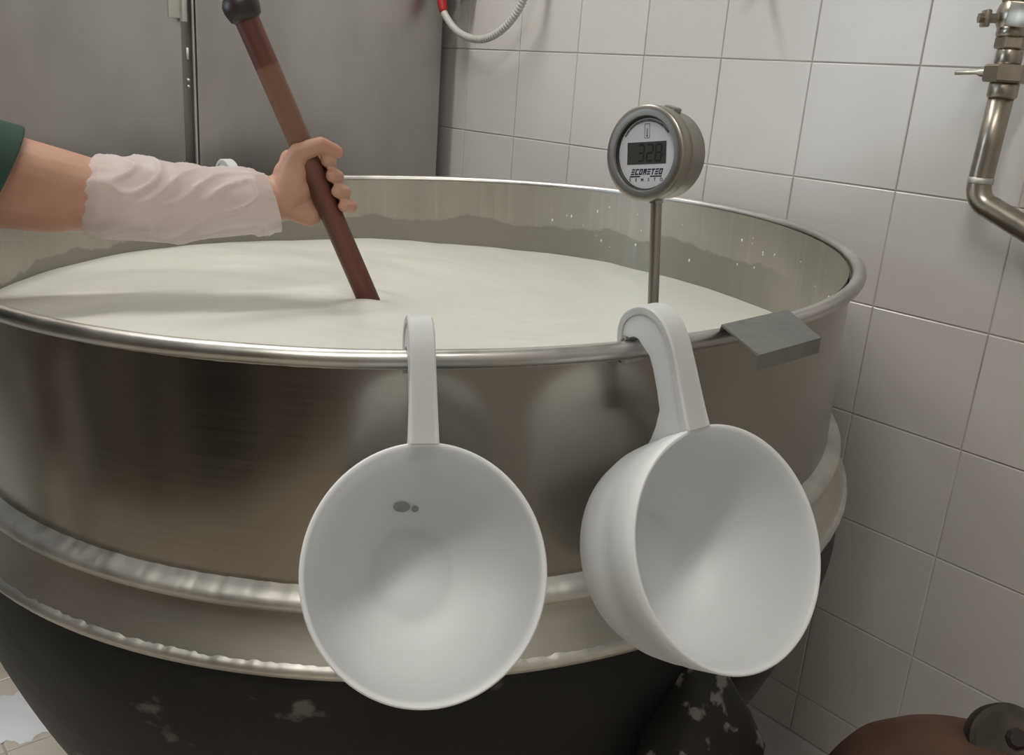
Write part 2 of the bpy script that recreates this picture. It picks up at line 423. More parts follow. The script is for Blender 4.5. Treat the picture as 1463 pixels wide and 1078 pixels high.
for zz in (1.045, 1.056): bmesh.ops.create_icosphere(bm, subdivisions=2, radius=0.0035, matrix=Matrix.Translation((0.0, 0.1435, zz)))
obj('catch_screws', bm, M_weld, cab)

# ------------------------------------------------------------------ vat
VC = V((0.7067, -0.6079, 0.9043)); EX = V((0.99994, 0, 0.010691)); EZ = V((-0.010682, -0.042670, 0.999032)); EY = EZ.cross(EX)
VM = axes(VC, EX.normalized(), EY.normalized(), EZ.normalized())
vat = bpy.data.objects.new('cheese_vat', None); link(vat); vat.matrix_world = VM
tag(vat, 'large round stainless steel cheese vat full of white milk', 'vat')
R, RO, RI = 0.5374, 0.5305, 0.5265


def jag(amp, sc, seed):
    def f(p, t, r, z):
        d = V((math.cos(t), math.sin(t), 0))
        n = noise.noise(V((math.cos(t) * sc, math.sin(t) * sc, seed + z * 30))) + 0.7 * noise.noise(V((math.cos(t) * sc * 2.6, math.sin(t) * sc * 2.6, seed + 9)))
        return p + d * (n * amp) + V((0, 0, n * amp * 0.8))
    return f


N = 256
bm = bmesh.new(); lathe(bm, [(RO, 0.0), (RO, -0.205)], N); obj('outer_wall', bm, M_steel_out, vat)
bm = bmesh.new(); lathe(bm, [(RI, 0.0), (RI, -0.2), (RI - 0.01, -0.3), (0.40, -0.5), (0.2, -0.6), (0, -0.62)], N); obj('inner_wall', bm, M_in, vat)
bm = bmesh.new()
lathe(bm, [(R + 0.0075 * math.cos(a), 0.0072 * math.sin(a)) for a in [2 * PI * k / 16 for k in range(16)]], N, close=True,
      fn=lambda p, t, r, z: p + V((0, 0, 0.0006 * noise.noise(V((math.cos(t) * 5, math.sin(t) * 5, 3))))))
obj('rim', bm, M_rim, vat)
bm = bmesh.new(); lathe(bm, [(RO - .002, -0.0055), (RO + 0.003, -0.007), (RO + 0.0035, -0.0095), (RO - .002, -0.0115)], 720, fn=jag(0.0009, 45, 2)); obj('weld_bead', bm, M_weld, vat)
bm = bmesh.new(); lathe(bm, [(RO - .003, -0.196), (RO + 0.006, -0.1985), (RO + 0.0135, -0.2025), (RO + 0.0165, -0.2075), (RO + 0.0155, -0.2135), (RO + 0.007, -0.2165)], 900, fn=jag(0.00055, 60, 5)); obj('weld_bead', bm, M_weld, vat)
bm = bmesh.new(); lathe(bm, [(RO + 0.006, -0.2145), (RO + 0.0075, -0.222), (RO + 0.011, -0.231), (RO + 0.0165, -0.241), (RO + 0.0225, -0.250), (RO + 0.028, -0.258)], N); obj('jacket_band', bm, M_band, vat)
bm = bmesh.new(); lathe(bm, [(RO + 0.022, -0.2535), (RO + 0.0285, -0.256), (RO + 0.031, -0.2605), (RO + 0.0295, -0.266), (RO + 0.02, -0.2685)], 900, fn=jag(0.0009, 90, 8)); obj('weld_bead', bm, M_weld, vat)
bowl = [(0.5525, -0.264), (0.5555, -0.30), (0.5545, -0.335), (0.546, -0.38), (0.533, -0.425), (0.505, -0.50), (0.470, -0.575), (0.43, -0.635), (0.37, -0.70), (0.3, -0.765), (0.15, -0.79), (0, -0.795)]
bp = [V((r, 0, z)) for r, z in bowl]; cp = catmull(bp, 4)


def shift(p, t, r, z):
    k = max(0, (-0.33 - z)) * 0.05
    return p + V((-0.64 * k, -0.76 * k, 0))


bm = bmesh.new(); lathe(bm, [(max(0, p.x) if p.x > 1e-3 else 0, p.z) for p in cp], 160, fn=shift); obj('bowl', bm, M_black, vat)
# legs: flaring brackets welded to the bowl
VI = VM.inverted()
for (a, first) in ((-5.5, 1), (105, 0), (195, 0)):
    t = math.radians(a); d = V((math.cos(t), math.sin(t), 0)); s = V((-math.sin(t), math.cos(t), 0))
    bm = bmesh.new()
    def P(r, sd, z): return VI @ (V((VC.x, VC.y, 0)) + d * r + s * sd + V((0, 0, z)))
    secs = [(0.545, 0.010, 0.612, 0.03), (0.575, 0.024, 0.595, 0.05), (0.60, 0.046, 0.555, 0.07), (0.615, 0.062, 0.52, 0.08), (0.615, 0.06, 0.35, 0.07), (0.615, 0.055, 0.004, 0.07)]
    rings = []
    for r, w_, z, dep in secs:
        ring = []
        for k in range(20):
            an = 2 * PI * k / 20
            c_, s_ = math.cos(an), math.sin(an)
            ring.append(bm.verts.new(P(r - dep / 2 + dep / 2 * math.copysign(abs(c_) ** .6, c_), w_ * math.copysign(abs(s_) ** .6, s_), z)))
        rings.append(ring)
    for i in range(len(rings) - 1):
        for k in range(20): bm.faces.new((rings[i][k], rings[i][(k + 1) % 20], rings[i + 1][(k + 1) % 20], rings[i + 1][k]))
    bm.faces.new(rings[0]); bm.faces.new(rings[-1])
    obj('leg', bm, M_flake, vat)

# milk: level surface with swirl relief, meeting the tilted wall
MZ = 0.7996
SB = V((0.6219, -0.6276, 0.7996))


def milk_h(x, y):
    p = V((x, y, 0)); q = p - V((SB.x, SB.y, 0)); d = q.length
    a = math.atan2(q.y, q.x) + 1.6 * math.exp(-d * 3)
    qx, qy = d * math.cos(a), d * math.sin(a)
    h = 0.0042 * noise.noise(V((qx * 6, qy * 6, 1.0))) + 0.0016 * noise.noise(V((qx * 14, qy * 14, 4.0))) + 0.0004 * noise.noise(V((qx * 40, qy * 40, 7)))
    h += 0.009 * math.exp(-((d - 0.03) / 0.02) ** 2) * (0.6 + 0.4 * math.sin(a * 2)) - 0.004 * math.exp(-(d / 0.2) ** 2)
    return h


bm = bmesh.new(); rings = []
NR, NT = 110, 240
for i in range(NR + 1):
    r = (RI + 0.001) * (i / NR) ** 0.9; ring = []
    for k in range(NT if i else 1):
        t = 2 * PI * k / NT
        p = VM @ V((r * math.cos(t), r * math.sin(t), -0.105)); z = MZ + milk_h(p.x, p.y)
        p = p + V((0.010682, 0.04267, -0.999032)) * ((p.z - z) / 0.999032)
        ring.append(bm.verts.new(p))
    rings.append(ring)
for i in range(NR):
    for k in range(NT):
        k2 = (k + 1) % NT
        if i == 0: bm.faces.new((rings[0][0], rings[1][k], rings[1][k2]))
        else: bm.faces.new((rings[i][k], rings[i + 1][k], rings[i + 1][k2], rings[i][k2]))
mo = obj('milk', bm, M_milk); tag(mo, 'off-white swirling milk filling the steel vat', 'milk')

# ------------------------------------------------------------------ plastic ladles
A_, B_, DEP = 0.0842, 0.0885, 0.118
KY = B_ / A_


def make_ladle():
    root = bpy.data.objects.new('ladle', None); link(root)
    bm = bmesh.new()
    outer = [(0.0842, 0), (0.0838, -0.012), (0.0830, -0.030), (0.0821, -0.0315), (0.0814, -0.05), (0.0792, -0.068), (0.0742, -0.085), (0.065, -0.099), (0.0525, -0.1085), (0.039, -0.113), (0.026, -0.1145), (0, -0.1145)]
    inner = [(0.0818, 0.0006), (0.0805, -0.002), (0.0803, -0.012), (0.0796, -0.03), (0.0778, -0.05), (0.0757, -0.067), (0.0707, -0.0833), (0.0617, -0.0966), (0.0497, -0.1052), (0.0375, -0.1093), (0.0305, -0.1102), (0.0295, -0.1094), (0, -0.1094)]
    lathe(bm, inner[::-1] + [(0.0832, 0.0009)] + outer, 96, sy=KY)
    obj('bowl', bm, M_ladle, root, auto=0.9)
    # handle: profile in (h = y, n = z), web plus flange
    F = [(0.0872, 0.0005), (0.097, 0.001), (0.115, 0.003), (0.135, 0.0055), (0.152, 0.0065), (0.166, 0.004), (0.177, -0.0035), (0.1835, -0.0155), (0.1855, -0.028), (0.1835, -0.0405), (0.177, -0.0495), (0.167, -0.055), (0.155, -0.0572), (0.149, -0.057)]
    fp = catmull([V((0, a, b)) for a, b in F], 4)
    back = [(0.149, -0.0532), (0.156, -0.0532), (0.1620, -0.051), (0.1655, -0.047), (0.1665, -0.041), (0.1658, -0.0345), (0.163, -0.030), (0.156, -0.0265), (0.148, -0.0225), (0.138, -0.0222), (0.122, -0.0245), (0.107, -0.028), (0.096, -0.038), (0.0885, -0.047), (0.0838, -0.054), (0.0850, -0.03), (0.0868, -0.002)]
    bm = bmesh.new(); I4 = Matrix.Identity(4)
    prism(bm, [(p.y, p.z) for p in fp] + back, I4, -0.0078, 0.0078)
    # flange strip along the front and over the top
    nrm = []
    for i in range(len(fp)):
        t = fp[min(i + 1, len(fp) - 1)] - fp[max(i - 1, 0)]; t.normalize(); nrm.append(V((0, t.z, -t.y)))
    W = []
    for i, p in enumerate(fp):
        wd = 0.0092 + 0.0020 * max(0, (0.14 - p.y) / 0.06) if p.z > -0.01 else 0.0088
        q = p + nrm[i] * 0.005
        W.append([bm.verts.new((sx * wd, a.y, a.z)) for sx, a in ((-1, p), (-0.85, p - nrm[i] * .0012), (0.85, p - nrm[i] * .0012), (1, p), (1, q), (-1, q))])
    for i in range(len(W) - 1):
        for k in range(6): bm.faces.new((W[i][k], W[i][(k + 1) % 6], W[i + 1][(k + 1) % 6], W[i + 1][k]))
    bm.faces.new(W[0]); bm.faces.new(W[-1])
    obj('handle', bm, M_ladle, root, auto=0.6)
    return root


def copy_tree(o, parent=None):
    c = o.copy(); COL.objects.link(c); c.parent = parent
    for ch in o.children: copy_tree(ch, c)
    return c


l1 = make_ladle()
L1M = axes((1.2468, -0.9670, 0.7831), (0.4823, 0.8760, 0.0043), (-0.4389, 0.2374, 0.8666), (0.7581, -0.4199, 0.4990)) @ Matrix.Scale(0.978, 4)
L2M = axes((1.3424, -0.7652, 0.7865), (0.1553, 0.9840, 0.0874), (-0.4906, 0.0000, 0.8714), (0.8574, -0.1782, 0.4828)) @ Matrix.Scale(1.018, 4)
l1.matrix_world = L1M
tag(l1, 'white plastic ladle on the vat rim, seen open face on, grey mark inside', 'ladle', 'white plastic ladles hung on the vat rim')
# small grey spots inside the first ladle
INN = [(0.0707, -0.0833), (0.0617, -0.0966), (0.0497, -0.1052), (0.0375, -0.1093), (0.0305, -0.1102)]


def inner_z(x, y):
    r = math.hypot(x, y / KY)
    for (r0, z0), (r1, z1) in zip(INN, INN[1:]):
        if r >= r1: return z1 + (z0 - z1) * (r - r1) / (r0 - r1)
    return -0.1102


bm = bmesh.new()
for (sx, sy, rx, ry) in ((-0.0065, 0.051, 0.0068, 0.0040), (0.0040, 0.049, 0.0028, 0.0024)):
    rings = []
    for q in (1, .6, .25):
        rings.append([bm.verts.new((sx + q * rx * math.cos(a), sy + q * ry * math.sin(a), inner_z(sx + q * rx * math.cos(a), sy + q * ry * math.sin(a)) + 0.0009)) for a in [2 * PI * k / 20 for k in range(20)]])
    for a_, b_ in zip(rings, rings[1:]):
        for k in range(20): bm.faces.new((a_[k], a_[(k + 1) % 20], b_[(k + 1) % 20], b_[k]))
    bm.faces.new(rings[-1])
obj('moulded_mark', bm, M_mark, l1)
l2 = copy_tree(l1)
for c in list(l2.children):
    if c.name.startswith('moulded_mark'): bpy.data.objects.remove(c)
l2.matrix_world = L2M
tag(l2, 'white plastic ladle hung below the round thermometer, turned sideways showing its outside', 'ladle', 'white plastic ladles hung on the vat rim')
l3 = copy_tree(l2)
n3 = V((-0.86, -0.02, 0.50)).normalized(); s3 = V((0.02, -1, 0)).normalized(); h3 = n3.cross(s3).normalized(); s3 = h3.cross(n3)
hook = V((0.1640, -0.6230, 0.9060))
l3.matrix_world = axes(hook - h3 * 0.156 - n3 * -0.026, s3, h3, n3)
tag(l3, 'white plastic ladle on the far rim, only its handle top peeking over the arm', 'ladle', 'white plastic ladles hung on the vat rim')

# ------------------------------------------------------------------ thermometer
CLIP = VM @ V((0.5374 * math.cos(5.992), 0.5374 * math.sin(5.992), 0.0))
TH = V((1.1779, -0.7212, 1.0484)); TN = V((0.085, -0.9955, 0.0423)).normalized()
rt = V((1.187, -0.7107, 1.0119)); rb = V((1.1951, -0.7090, 0.9265)); rd = (rt - rb).normalized()
TU = (rd - TN * rd.dot(TN)).normalized(); TX = TU.cross(TN)
TM = axes(TH, TX, TU, TN) @ Matrix.Scale(0.96, 4) @ Matrix.Rotation(math.radians(2.5), 4, 'Z')
th = bpy.data.objects.new('thermometer', None); link(th); th.matrix_world = TM
tag(th, 'round steel digital thermometer on a long probe standing in the milk', 'thermometer')
TI = TM.inverted()
bm = bmesh.new()
lathe(bm, [(0.0302, -0.004), (0.0302, 0.0012), (0.0308, 0.0020), (0.0345, 0.0021), (0.0380, 0.0016), (0.0391, 0.0006), (0.0394, -0.0014), (0.0392, -0.012), (0.038, -0.0135), (0.0365, -0.0135)], 96)
obj('bezel', bm, M_therm, th, auto=0.7)
bm = bmesh.new(); lathe(bm, [(0.0355, -0.008), (0.0362, -0.0145), (0.0362, -0.034), (0.0350, -0.0365), (0.030, -0.0375), (0, -0.0378)], 96); obj('case', bm, M_therm, th, auto=0.7)
bm = bmesh.new(); lathe(bm, [(0.0300, -0.0028), (0, -0.0028)], 96)
fc = obj('face', bm, M_face, th)
bm = bmesh.new(); lathe(bm, [(0.0303, 0.0005), (0.0295, -0.0026), (0.0285, -0.0026)], 96); obj('gasket', bm, M_blackp, th)
bm = bmesh.new(); box(bm, (0.013, 0.0352, -0.019), (0.011, 0.006, 0.012), R=Matrix.Rotation(-0.35, 3, 'Z'), bev=0.0015); obj('screw_lug', bm, M_therm, th, auto=0.5)
ZF = -0.0027
bm = bmesh.new(); box(bm, (0, 0.0005, ZF), (0.0395, 0.0180, 0.0004)); obj('display', bm, M_lcd, fc, smooth=False)
# seven-segment digits 3 2 8
bm = bmesh.new()
SEG = {'a': (0, 1, 1, 0), 'b': (.5, .5, 0, 1), 'c': (.5, -.5, 0, 1), 'd': (0, -1, 1, 0), 'e': (-.5, -.5, 0, 1), 'f': (-.5, .5, 0, 1), 'g': (0, 0, 1, 0)}


def quad(bm, cx, cy, w_, h_, sl, zz, base=0.0):
    pts = [(-w_ / 2, -h_ / 2), (w_ / 2, -h_ / 2), (w_ / 2, h_ / 2), (-w_ / 2, h_ / 2)]
    bm.faces.new([bm.verts.new((cx + x + (cy + y - base) * sl, cy + y, zz)) for x, y in pts])


for ch, ox in (('3', -0.0055), ('2', 0.0035), ('8', 0.0122)):
    for s_ in {'3': 'abgcd', '2': 'abged', '8': 'abcdefg'}[ch]:
        sx, sy, hz, vt = SEG[s_]
        quad(bm, ox + sx * 0.0058, 0.0005 + sy * 0.0066, 0.0050 if hz else 0.0015, 0.0015 if hz else 0.0058, 0.06, ZF + 0.0003)
quad(bm, 0.0170, -0.0008, 0.0006, 0.003, 0.06, ZF + 0.0003)
obj('digits', bm, M_seg, fc, smooth=False)
# maker's lettering, drawn as slanted strokes
bm = bmesh.new(); lx = -0.0158; hh = 0.0050; base = -0.0172; lw = 0.0034; pitch = 0.00405; st = 0.00125


def strokes(ch, x0):
    S = []
    if ch == 'E': S = [(x0 + lw / 2, base + st / 2, lw, st), (x0 + lw / 2, base + hh / 2, lw, st), (x0 + lw / 2, base + hh - st / 2, lw, st)]
    if ch == 'C': S = [(x0 + lw / 2, base + st / 2, lw, st), (x0 + lw / 2, base + hh - st / 2, lw, st), (x0 + st / 2, base + hh / 2, st, hh)]
    if ch == 'O': S = [(x0 + lw / 2, base + st / 2, lw, st), (x0 + lw / 2, base + hh - st / 2, lw, st), (x0 + st / 2, base + hh / 2, st, hh), (x0 + lw - st / 2, base + hh / 2, st, hh)]
    if ch == 'M': S = [(x0 + st / 2, base + hh / 2, st, hh), (x0 + lw - st / 2, base + hh / 2, st, hh), (x0 + lw / 2, base + hh * .62, st * .9, hh * .6), (x0 + lw / 2, base + hh - st / 2, lw, st * .8)]
    if ch == 'T': S = [(x0 + lw / 2, base + hh - st / 2, lw, st), (x0 + lw / 2, base + hh / 2, st, hh)]
    return S


for i, ch in enumerate('ECOMETEO'):
    for (cx, cy, w_, h_) in strokes(ch, lx + i * pitch): quad(bm, cx, cy, w_, h_, 0.3, ZF, base)
for (xa, xb) in ((-0.0164, -0.0055), (0.0045, 0.0162)): quad(bm, (xa + xb) / 2, base - 0.0013, xb - xa, 0.0012, 0.3, ZF, base)
obj('logo', bm, M_ink, fc, smooth=False)
# small spaced second line
for i, ch in enumerate('SEMSTO'):
    cu = bpy.data.curves.new('small_letter', 'FONT'); cu.body = ch; cu.size = 0.0036; cu.offset = 0.00012; cu.align_x = 'CENTER'
    to = bpy.data.objects.new('small_letter', cu); COL.objects.link(to)
    dg = bpy.context.evaluated_depsgraph_get(); me = bpy.data.meshes.new_from_object(to.evaluated_get(dg)); bpy.data.objects.remove(to)
    me.materials.append(M_ink)
    o = bpy.data.objects.new('small_letter', me); link(o, fc); o.location = (-0.0165 + i * 0.0064, base - 0.0052, ZF)
# thermometer pictogram and the fine print along the top edge
bm = bmesh.new()
for (cx, cy, w_, h_) in ((0, 0.0239, 0.005, 0.0005), (0, 0.0126, 0.005, 0.0005), (-0.0024, 0.0182, 0.0005, 0.0115), (0.0024, 0.0182, 0.0005, 0.0115), (0, 0.0172, 0.0008, 0.0068), (0, 0.0142, 0.0014, 0.0014)):
    quad(bm, cx, cy, w_, h_, 0, ZF)
obj('pictogram', bm, M_ink, fc, smooth=False)
bm = bmesh.new(); a = 2.55
while a > 0.62:
    for dr in (0, 0.0010):
        r_ = 0.0258 + dr; wv = random.choice((0.0007, 0.0010, 0.0013)); da = wv / r_ * 0.5
        bm.faces.new([bm.verts.new((rr * math.cos(a + s_ * da), rr * math.sin(a + s_ * da), ZF)) for rr, s_ in ((r_, -1), (r_ + .0008, -1), (r_ + .0008, 1), (r_, 1))])
    a -= 0.042
obj('fine_print', bm, M_ink2, fc, smooth=False)
bm = bmesh.new(); e = rb - rd * ((rb.z - 0.775) / rd.z); top = rt + rd * 0.006
tube(bm, [TI @ e, TI @ top], 0.0047, 20); obj('probe', bm, M_therm, th, auto=0.7)
bm = bmesh.new(); tube(bm, [TI @ (rt - rd * 0.0015), TI @ (rt + rd * 0.005)], 0.0062, 6); obj('collar', bm, M_therm, th, smooth=False)
# rim clip that steadies the probe
cl = empty('rim_clip', CLIP); tag(cl, 'small steel clip on the rim inside, behind the sideways ladle handle', 'clip')
t_ = math.atan2(cl.location.y - VC.y, cl.location.x - VC.x); dR = V((math.cos(t_), math.sin(t_), 0)); dT = V((-dR.y, dR.x, 0))
bm = bmesh.new()
prof = [(-0.0105, -0.012), (-0.0085, -0.012), (-0.0085, 0.003), (-0.003, 0.0082), (0.001, 0.009), (0.001, 0.0105), (-0.004, 0.0102), (-0.0105, 0.004)]
prism(bm, prof, axes((0, 0, 0), dT, dR, (0, 0, 1)), -0.005, 0.005); obj('spring_strip', bm, M_therm, cl, smooth=False)
bm = bmesh.new(); tube(bm, [dR * -0.0125 + V((0, 0, -0.012)), dR * -0.0125 + V((0, 0, 0.008))], 0.003, 12); obj('rivet', bm, M_therm, cl)

# ------------------------------------------------------------------ folded plate hooked over the rim
pm = V((1.2757, -0.6527, 0.9145))
PA = [V((1.2434, -0.6783, 0.9163)), V((1.2352, -0.5713, 0.9163)), V((1.3081, -0.6345, 0.9163)), V((1.3149, -0.7267, 0.9163))]
PA = [p + V((0, 0, 0.0028)) for p in PA]
pl = empty('rim_plate', pm); tag(pl, 'folded grey sheet metal plate hooked over the vat rim', 'plate')
bm = bmesh.new()
lowA, lowB = PA[3] + V((0.0005, 0, -0.0125)), PA[2] + V((0.0005, 0, -0.0125))
rings = [[PA[0] + V((-.004, .0, -0.02)), PA[1] + V((-.004, 0, -0.02))], [PA[0], PA[1]], [PA[3], PA[2]], [lowA, lowB]]
for dz, flip in ((0, 0), (-0.0016, 1)):
    vs = [[bm.verts.new(p - pm + V((-0.0014 * (dz != 0) * (1 if i > 1 else -1 if i == 0 else 0), 0, dz * (1 if i in (1, 2) else 0)))) for p in r] for i, r in enumerate(rings)]
    if dz == 0: V0 = vs
    for i in range(3): bm.faces.new((vs[i][0], vs[i][1], vs[i + 1][1], vs[i + 1][0]))
seq = [(0, 0), (1, 0), (2, 0), (3, 0), (3, 1), (2, 1), (1, 1), (0, 1)]
for k in range(8):
    a, b2 = seq[k], seq[(k + 1) % 8]
    bm.faces.new((V0[a[0]][a[1]], V0[b2[0]][b2[1]], vs[b2[0]][b2[1]], vs[a[0]][a[1]]))
obj('sheet', bm, M_plate, pl, smooth=False)

# ------------------------------------------------------------------ stirring pole
ST = V((0.5464, -0.7687, 1.1579)); SA = (ST - SB).normalized()
xx, yy, zz = frame(SA)
pole = bpy.data.objects.new('stirring_pole', None); link(pole); pole.matrix_world = axes(SB, xx, yy, zz)
tag(pole, 'reddish brown wooden stirring pole with a dark knob, dipped in the milk', 'pole')
LEN = (ST - SB).length
bm = bmesh.new(); lathe(bm, [(0, -0.16), (0.0145, -0.16), (0.0150, 0.0), (0.0148, 0.16), (0.0152, LEN - 0.012), (0, LEN - 0.012)], 32); obj('shaft', bm, M_wood, pole, auto=0.8)
bm = bmesh.new(); lathe(bm, [(0.015, LEN - 0.016), (0.0195, LEN - 0.013), (0.0225, LEN - 0.002), (0.0225, LEN + 0.006), (0.018, LEN + 0.014), (0, LEN + 0.017)], 32); obj('knob', bm, M_knob, pole, auto=0.9)
bm = bmesh.new(); lathe(bm, [(0.019, LEN + 0.013), (0.021, LEN + 0.0165), (0.021, LEN + 0.03), (0.016, LEN + 0.034), (0, LEN + 0.034)], 32); obj('white_cap', bm, M_white, pole, auto=0.9)
bm = bmesh.new(); box(bm, (0, 0, -0.155), (0.16, 0.02, 0.05), bev=0.006); obj('stirrer_head', bm, M_wood, pole, auto=0.6)

# ------------------------------------------------------------------ person
def capsule(bm, p0, r0, p1, r1, n=16):
    p0, p1 = V(p0), V(p1); x, y, a = frame(p1 - p0); L = (p1 - p0).length; rings = []
    prof = [(r0 * math.sin(t), -r0 * math.cos(t)) for t in [PI / 2 * k / 5 for k in range(1, 6)]] + [(r1 * math.cos(t), L + r1 * math.sin(t)) for t in [PI / 2 * k / 5 for k in range(0, 5)]]
    lathe(bm, [(0, -r0)] + prof + [(0, L + r1)], n, axes(p0, x, y, a))


def remeshed(name, bm, voxel, m, parent, smooth_it=4):
    me = bpy.data.meshes.new(name); bmesh.ops.recalc_face_normals(bm, faces=bm.faces); bm.to_mesh(me); bm.free()
    o = bpy.data.objects.new(name, me); COL.objects.link(o)
    r = o.modifiers.new('r', 'REMESH'); r.mode = 'VOXEL'; r.voxel_size = voxel
    s = o.modifiers.new('s', 'SMOOTH'); s.factor = 0.5; s.iterations = smooth_it
    dg = bpy.context.evaluated_depsgraph_get(); dg.update()
    nm = bpy.data.meshes.new_from_object(o.evaluated_get(dg)); bpy.data.objects.remove(o)
    nm.materials.clear(); nm.materials.append(m)
    for p in nm.polygons: p.use_smooth = True
    return link(bpy.data.objects.new(name, nm), parent)


GX, GY, GZ, GO = V((0.4792, 0.8764, 0.0481)), V((-0.1298, 0.0166, 0.9914)), V((0.8681, -0.4813, 0.1217)), V((0.592, -0.6836, 0.9418))


def H(dx, dy, z): return GO + (GX * dx + GY * dy + GZ * z) * 0.001


person = empty('person', (0.42, -1.6, 0)); pin = Matrix.Translation(-person.location)
tag(person, 'person in a dark green shirt and white oversleeve, stirring the milk', 'person')
wrist, elbow = H(-52, -9, -8), V((0.4890, -0.9550, 0.9300))
shL, shR = V((0.470, -1.150, 0.972)), V((0.715, -1.375, 1.02))
chest, pelv, neck = V((0.52, -1.36, 0.985)), V((0.40, -1.585, 0.83)), V((0.625, -1.235, 1.075))
hip_l, hip_r = V((0.33, -1.53, 0.80)), V((0.47, -1.66, 0.80))
head = V((0.66, -1.205, 1.19))
o_ = person.location
bm = bmesh.new()
def cap(p0, r0, p1, r1, n=16): capsule(bm, V(p0) - o_, r0, V(p1) - o_, r1, n)
# torso, neck, head
cap(pelv, 0.115, chest, 0.12); cap(chest + (shL - chest) * .5, 0.09, chest + (shR - chest) * .5, 0.09)
cap(chest, 0.10, neck, 0.055); cap(hip_l, 0.095, hip_r, 0.095); cap(neck, 0.052, head - V((0, 0, .05)), 0.052)
fw = V((0.60, 0.72, -0.34)).normalized(); rt_ = V((0.76, -0.64, 0)).normalized(); up_ = rt_.cross(fw)
cap(head + up_ * .045 - fw * .02, 0.082, head - up_ * .005, 0.078); cap(head - up_ * .045 + fw * .03, 0.052, head - up_ * .085 + fw * .055, 0.03)
cap(head + fw * .078 + up_ * .02, 0.010, head + fw * .105 - up_ * .02, 0.014)
for s_ in (-1, 1):
    cap(head + rt_ * (s_ * .078) + up_ * .015 - fw * .01, 0.017, head + rt_ * (s_ * .08) - up_ * .022, 0.011)
    cap(head + rt_ * (s_ * .018) + fw * .072 - up_ * .052, 0.010, head + fw * .08 - up_ * .050, 0.010)
# legs
for hp, kn, an in ((hip_l, (0.36, -1.60, 0.45), (0.33, -1.66, 0.08)), (hip_r, (0.52, -1.73, 0.45), (0.50, -1.80, 0.08))):
    cap(hp, 0.085, kn, 0.055); cap(kn, 0.055, an, 0.04); cap(an, 0.036, V(an) + V((0.06, 0.075, -0.045)), 0.024)
# right arm resting on the thigh
eR, wR = V((0.66, -1.58, 0.80)), V((0.53, -1.63, 0.62))
cap(shR, 0.055, eR, 0.042); cap(eR, 0.042, wR, 0.028); cap(wR, 0.027, wR + V((-.03, 0.0, -.06)), 0.03)
for k in range(4): cap(wR + V((-.045 + .02 * k, .006 * k, -.07)), 0.010, wR + V((-.055 + .022 * k, .01 * k, -.125 + .006 * abs(k - 1))), 0.008, 10)
cap(wR + V((.0, .0, -.03)), 0.012, wR + V((.03, .02, -.075)), 0.009, 10)
# left arm to the pole
fm_ = elbow + (wrist - elbow) * .35 - V((0, 0, .008))
cap(shL, 0.062, elbow, 0.046, 24); cap(elbow, 0.045, fm_, 0.038, 24); cap(fm_, 0.038, wrist, 0.0275, 24)
cap(shL + (elbow - shL) * .35 + V((0, 0, -.006)), 0.054, shL + (elbow - shL) * .85 - V((0, 0, .004)), 0.050, 24)
# hand: metacarpals behind the pole, thenar and heel, fingers wrapping round
cap(wrist, 0.029, H(-36, 6, -10), 0.028)
ky = (39, 20, 0, -19); tips = ((9, 38, 13), (15, 19, 14), (21, -1, 14), (28, -20, 12))
fr = (0.0092, 0.0096, 0.0094, 0.0084)
NAILS = []
for i in range(4):
    y = ky[i]; sx = -y * 0.434
    mcp = (sx - 22, y + 2, -19); pip = (sx + 15, y + 1 + (3 if i == 0 else 0), -27); dip = (sx + 30, y - 2, -8)
    cap(H(-46, 14 - 9 * i, -10), 0.0135, H(*mcp), 0.0125); cap(H(*mcp), 0.0108, H(*pip), 0.0096); cap(H(*pip), 0.0096, H(*dip), 0.0093)
    cap(H(*dip), fr[i] + .0002, H(*tips[i]), fr[i] - .0006)
cap(H(-44, -4, -2), 0.024, H(-33, 24, 6), 0.018)          # thenar
cap(H(-46, -16, -6), 0.020, H(-16, -32, -13), 0.0155)       # heel of the hand
cap(H(-40, 20, -8), 0.021, H(-24, -20, -15), 0.017)
cap(H(-38, 24, 4), 0.017, H(-25, 48, 16), 0.0135); cap(H(-25, 48, 16), 0.0130, H(2, 57, 22), 0.0108); cap(H(2, 57, 22), 0.0108, H(22, 49, 16), 0.0085)
body = remeshed('body', bm, 0.0026, M_skin, person, 4)
# thumb nail and finger nails
bm = bmesh.new()
for (c, dx_, nrm_, a_, b_) in ((H(20, 57, 20) - o_, H(22, 49, 16) - H(2, 57, 22), GY * .8 + GZ * .6, .0055, .0045),):
    dx_ = dx_.normalized(); nn = (nrm_ - dx_ * nrm_.dot(dx_)).normalized(); sy_ = nn.cross(dx_)
    lathe(bm, [(0, 0.0012), (0.7, 0.0009), (1, 0)], 14, axes(c, dx_ * a_, sy_ * b_, nn))
obj('nail', bm, M_nail, person)
# clothes
bm = bmesh.new()
cap(pelv + V((.02, .03, .02)), 0.128, chest, 0.134); cap(chest + (shL - chest) * .55, 0.100, chest + (shR - chest) * .55, 0.100); cap(chest, 0.112, neck - V((.02, .025, .02)), 0.068)
cap(hip_l + V((0, 0, .04)), 0.102, hip_r + V((0, 0, .04)), 0.102)
ua = shL + (elbow - shL) * 0.22
cap(shL, 0.074, ua, 0.062, 24); cap(shR, 0.070, shR + (eR - shR) * .5, 0.06, 24)
shirt = remeshed('shirt', bm, 0.006, M_green, person, 5)
